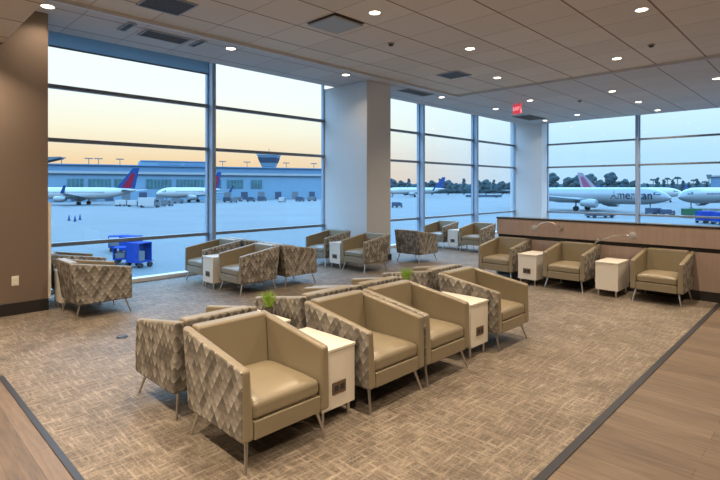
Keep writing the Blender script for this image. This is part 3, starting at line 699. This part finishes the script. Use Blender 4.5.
frame_cart(124, 36.5, 1.3, 1.25, R(-30), 'blue baggage cart beyond the window, left one of the lower pair')
frame_cart(139, 35, 1.2, 1.75, R(20), 'tall blue baggage cart nearest the windows')
cart(150, 140, 'white box truck behind the left jet\'s tail', mat='jetw', L=6, Hh=2.8, W_=2.3, rz=R(-35), name='box_truck', cabm='gse')
for px, D, l in [(122, 150, 'under the left jet\'s tail'), (134, 146, 'between the left jet and the white truck'), (167, 150, 'right of the white truck'), (178, 175, 'below the second jet'), (228, 190, 'right of the first mullion'), (238, 200, 'second right of the first mullion'), (251, 196, 'below the terminal windows'), (262, 205, 'below the control tower'), (282, 190, 'right of the control tower'), (300, 200, 'near the column, left one'), (312, 205, 'nearest the column edge'), (234, 182, 'lowest right of the first mullion')]:
    cart(px, D, 'small grey service vehicle ' + l, mat=random.choice(['gse', 'jetb', 'bldw', 'jetw']), L=3.6, Hh=1.9, W_=1.7, rz=random.uniform(-1, 1), name='service_vehicle', cabm='gse')
for px, D, l in [(69, 84, 'left'), (75, 82, 'middle'), (80, 86, 'right')]:
    r = empty('traffic_cone', G(px, D))
    MB().box(-.25, .25, -.25, .25, 0, .05).build('base', M['tyre'], r)
    MB().tube([(0, 0, .05), (0, 0, .95)], [.2, .05], 14).build('cone', M['navy'], r, smooth=True)
    tag(r, 'dark traffic cone on the apron, %s of the three in front of the left jet' % l, 'traffic cone', 'cones on the apron')
cart(484, 275, 'long low dark trailer on the apron in the last middle window', mat='jetb', L=20, Hh=1.6, W_=3, rz=R(-45), name='long_trailer', cat='trailer')
cart(397, 140, 'dark tug at the edge of the column in the middle windows', mat='jetb', L=3, Hh=1.5, W_=1.6, name='service_vehicle', cabm='gse')
cart(600, 92, 'low dark dolly under the large jet\'s wing', mat='jetb', L=5, Hh=.8, W_=2, rz=R(-40), name='cargo_dolly')
cart(655, 100, 'dark blue tug under the nose of the large jet', mat='jetb', L=3.4, Hh=1.5, W_=1.8, rz=R(-30), name='service_vehicle', cabm='jetb')
cart(667, 98, 'second dark tug right of the large jet\'s nose', mat='jetb', L=2.6, Hh=1.3, W_=1.6, rz=R(-60), name='service_vehicle', cabm='gse')
cart(694, 92, 'green service truck near the right edge', mat='green', L=3.6, Hh=1.7, W_=2.2, rz=R(-50), name='service_truck', cabm='gse')
cart(706, 78, 'blue cargo container dolly at the right edge, left one', L=2.4, Hh=1.9, W_=1.7, rz=R(-45), name='container_dolly')
cart(722, 75, 'blue cargo container dolly at the right edge, right one', L=2.4, Hh=1.9, W_=1.7, rz=R(-45), name='container_dolly')
# mast and hangar at far right
r = empty('light_mast', G(709, 300)); MB().tube([(0, 0, 0), (0, 0, 12.5)], [.35, .25], 8).build('pole', M['gse'], r)
MB().tube([(0, 0, 11), (0, 0, 13.6)], [1.0, 1.5], 10).build('lamp_ring', M['gse'], r); tag(r, 'tall mast with a round head above the trees at the far right', 'mast')
r = empty('hangar', G(745, 330), R(-46)); MB().box(-16, 16, -10, 10, 0, 13).build('wall', M['bld2'], r); MB().box(-17, 17, -11, 11, 13, 14).build('roof', M['bldw'], r)
MB().box(-14, 14, -10.3, -10, 0, 8).build('hangar_door', M['gse'], r)
tag(r, 'grey blue hangar cut by the right edge of the picture', 'building')

# trees along the far side of the field
def tree(kind):
    r = empty(kind + '_tree')
    MB().tube([(0, 0, 0), (0, 0, 5)], [.5, .35], 7).build('trunk', M['trunk'], r)
    g = MB()
    if kind == 'broad':
        for k in range(16):
            a = random.uniform(0, 6.28); q = random.uniform(0, 4.2)
            g.ball((math.cos(a) * q, math.sin(a) * q, random.uniform(3.0, 10.5) - q * .4), random.uniform(1.6, 2.6), (1, 1, .8), 2, .14)
    elif kind == 'palm':
        MB().tube([(0, 0, 0), (.2, 0, 12)], [.35, .28], 7).build('upper_trunk', M['trunk'], r)
        for k in range(15):
            a = 6.28 * k / 15; l = random.uniform(2.2, 3.2); e = random.uniform(.1, 1.1)
            g.tube([(.2, 0, 12), (.2 + math.cos(a) * l * .5, math.sin(a) * l * .5, 12.2 + e), (.2 + math.cos(a) * l, math.sin(a) * l, 11.4 + e * .5)], [.25, .4, .1], 5)
    else:
        for k in range(9): g.ball((random.uniform(-.8, .8), random.uniform(-.8, .8), 3 + k * 1.1), random.uniform(1.6, 2.1) * (1 - k * .05), (1, 1, 1), 2, .16)
    g.build('crown', M['crown'], r, smooth=True)
    return r
protos = {k: tree(k) for k in ('broad', 'palm', 'slim')}; tused = set()
def plant_tree(kind, px, D, sc, label):
    if kind in tused: o = copy_tree(protos[kind])
    else: o = protos[kind]; tused.add(kind)
    o.location = G(px, D); o.scale = (sc, sc, sc); o.rotation_euler = (0, 0, random.uniform(0, 6))
    tag(o, label, 'tree', 'trees along the far edge of the airfield: ' + kind)
ORD = 'leftmost second third fourth fifth sixth seventh eighth ninth tenth eleventh twelfth thirteenth fourteenth fifteenth sixteenth seventeenth eighteenth nineteenth twentieth'.split()
for k, (px, h) in enumerate([(552, 1.45), (568, 1.25), (578, 1.3), (590, 1.5), (600, 1.0), (611, 1.6), (625, 1.05), (634, 1.0)]):
    plant_tree('broad', px, (380, 425)[k % 2], h, '%s round dark tree in the left pane of the right window' % (ORD[k] if k == 0 else ORD[k] + ' from left'))
for k, px in enumerate(range(648, 720, 5)): plant_tree(('slim', 'palm', 'slim', 'slim', 'palm')[k % 5], px + random.uniform(-1, 1), (375, 440)[k % 2], random.uniform(.7, 1.1), '%s far tree in the right pane of the right window' % (ORD[k] if k == 0 else ORD[k] + ' from left'))
k = 0
for q, (p0, p1, wd) in enumerate([(393, 417, 'left'), (424, 471, 'centre'), (478, 520, 'right')]):
    for n_, px in enumerate(range(p0, p1, 8)):
        plant_tree(('broad', 'slim')[k % 3 == 2], px, (375, 440)[k % 2], random.uniform(.8, 1.1), '%s hazy far tree in the %s pane of the middle windows' % (ORD[n_] if n_ == 0 else ORD[n_] + ' from left', wd)); k += 1
hd = MB()
for q, (p0, p1) in enumerate([(385, 525), (540, 740)]):
    k = p0
    while k < p1:
        x, y, z = G(k, 480); hd.ball((x, y, -1.5), 7, (1, 1, 1.0), 2, .15); k += 4.0
o = hd.build('shrub_belt', M['crown'], smooth=True); tag(o, 'continuous dark shrub belt under the far trees', 'shrubs', kind='stuff')
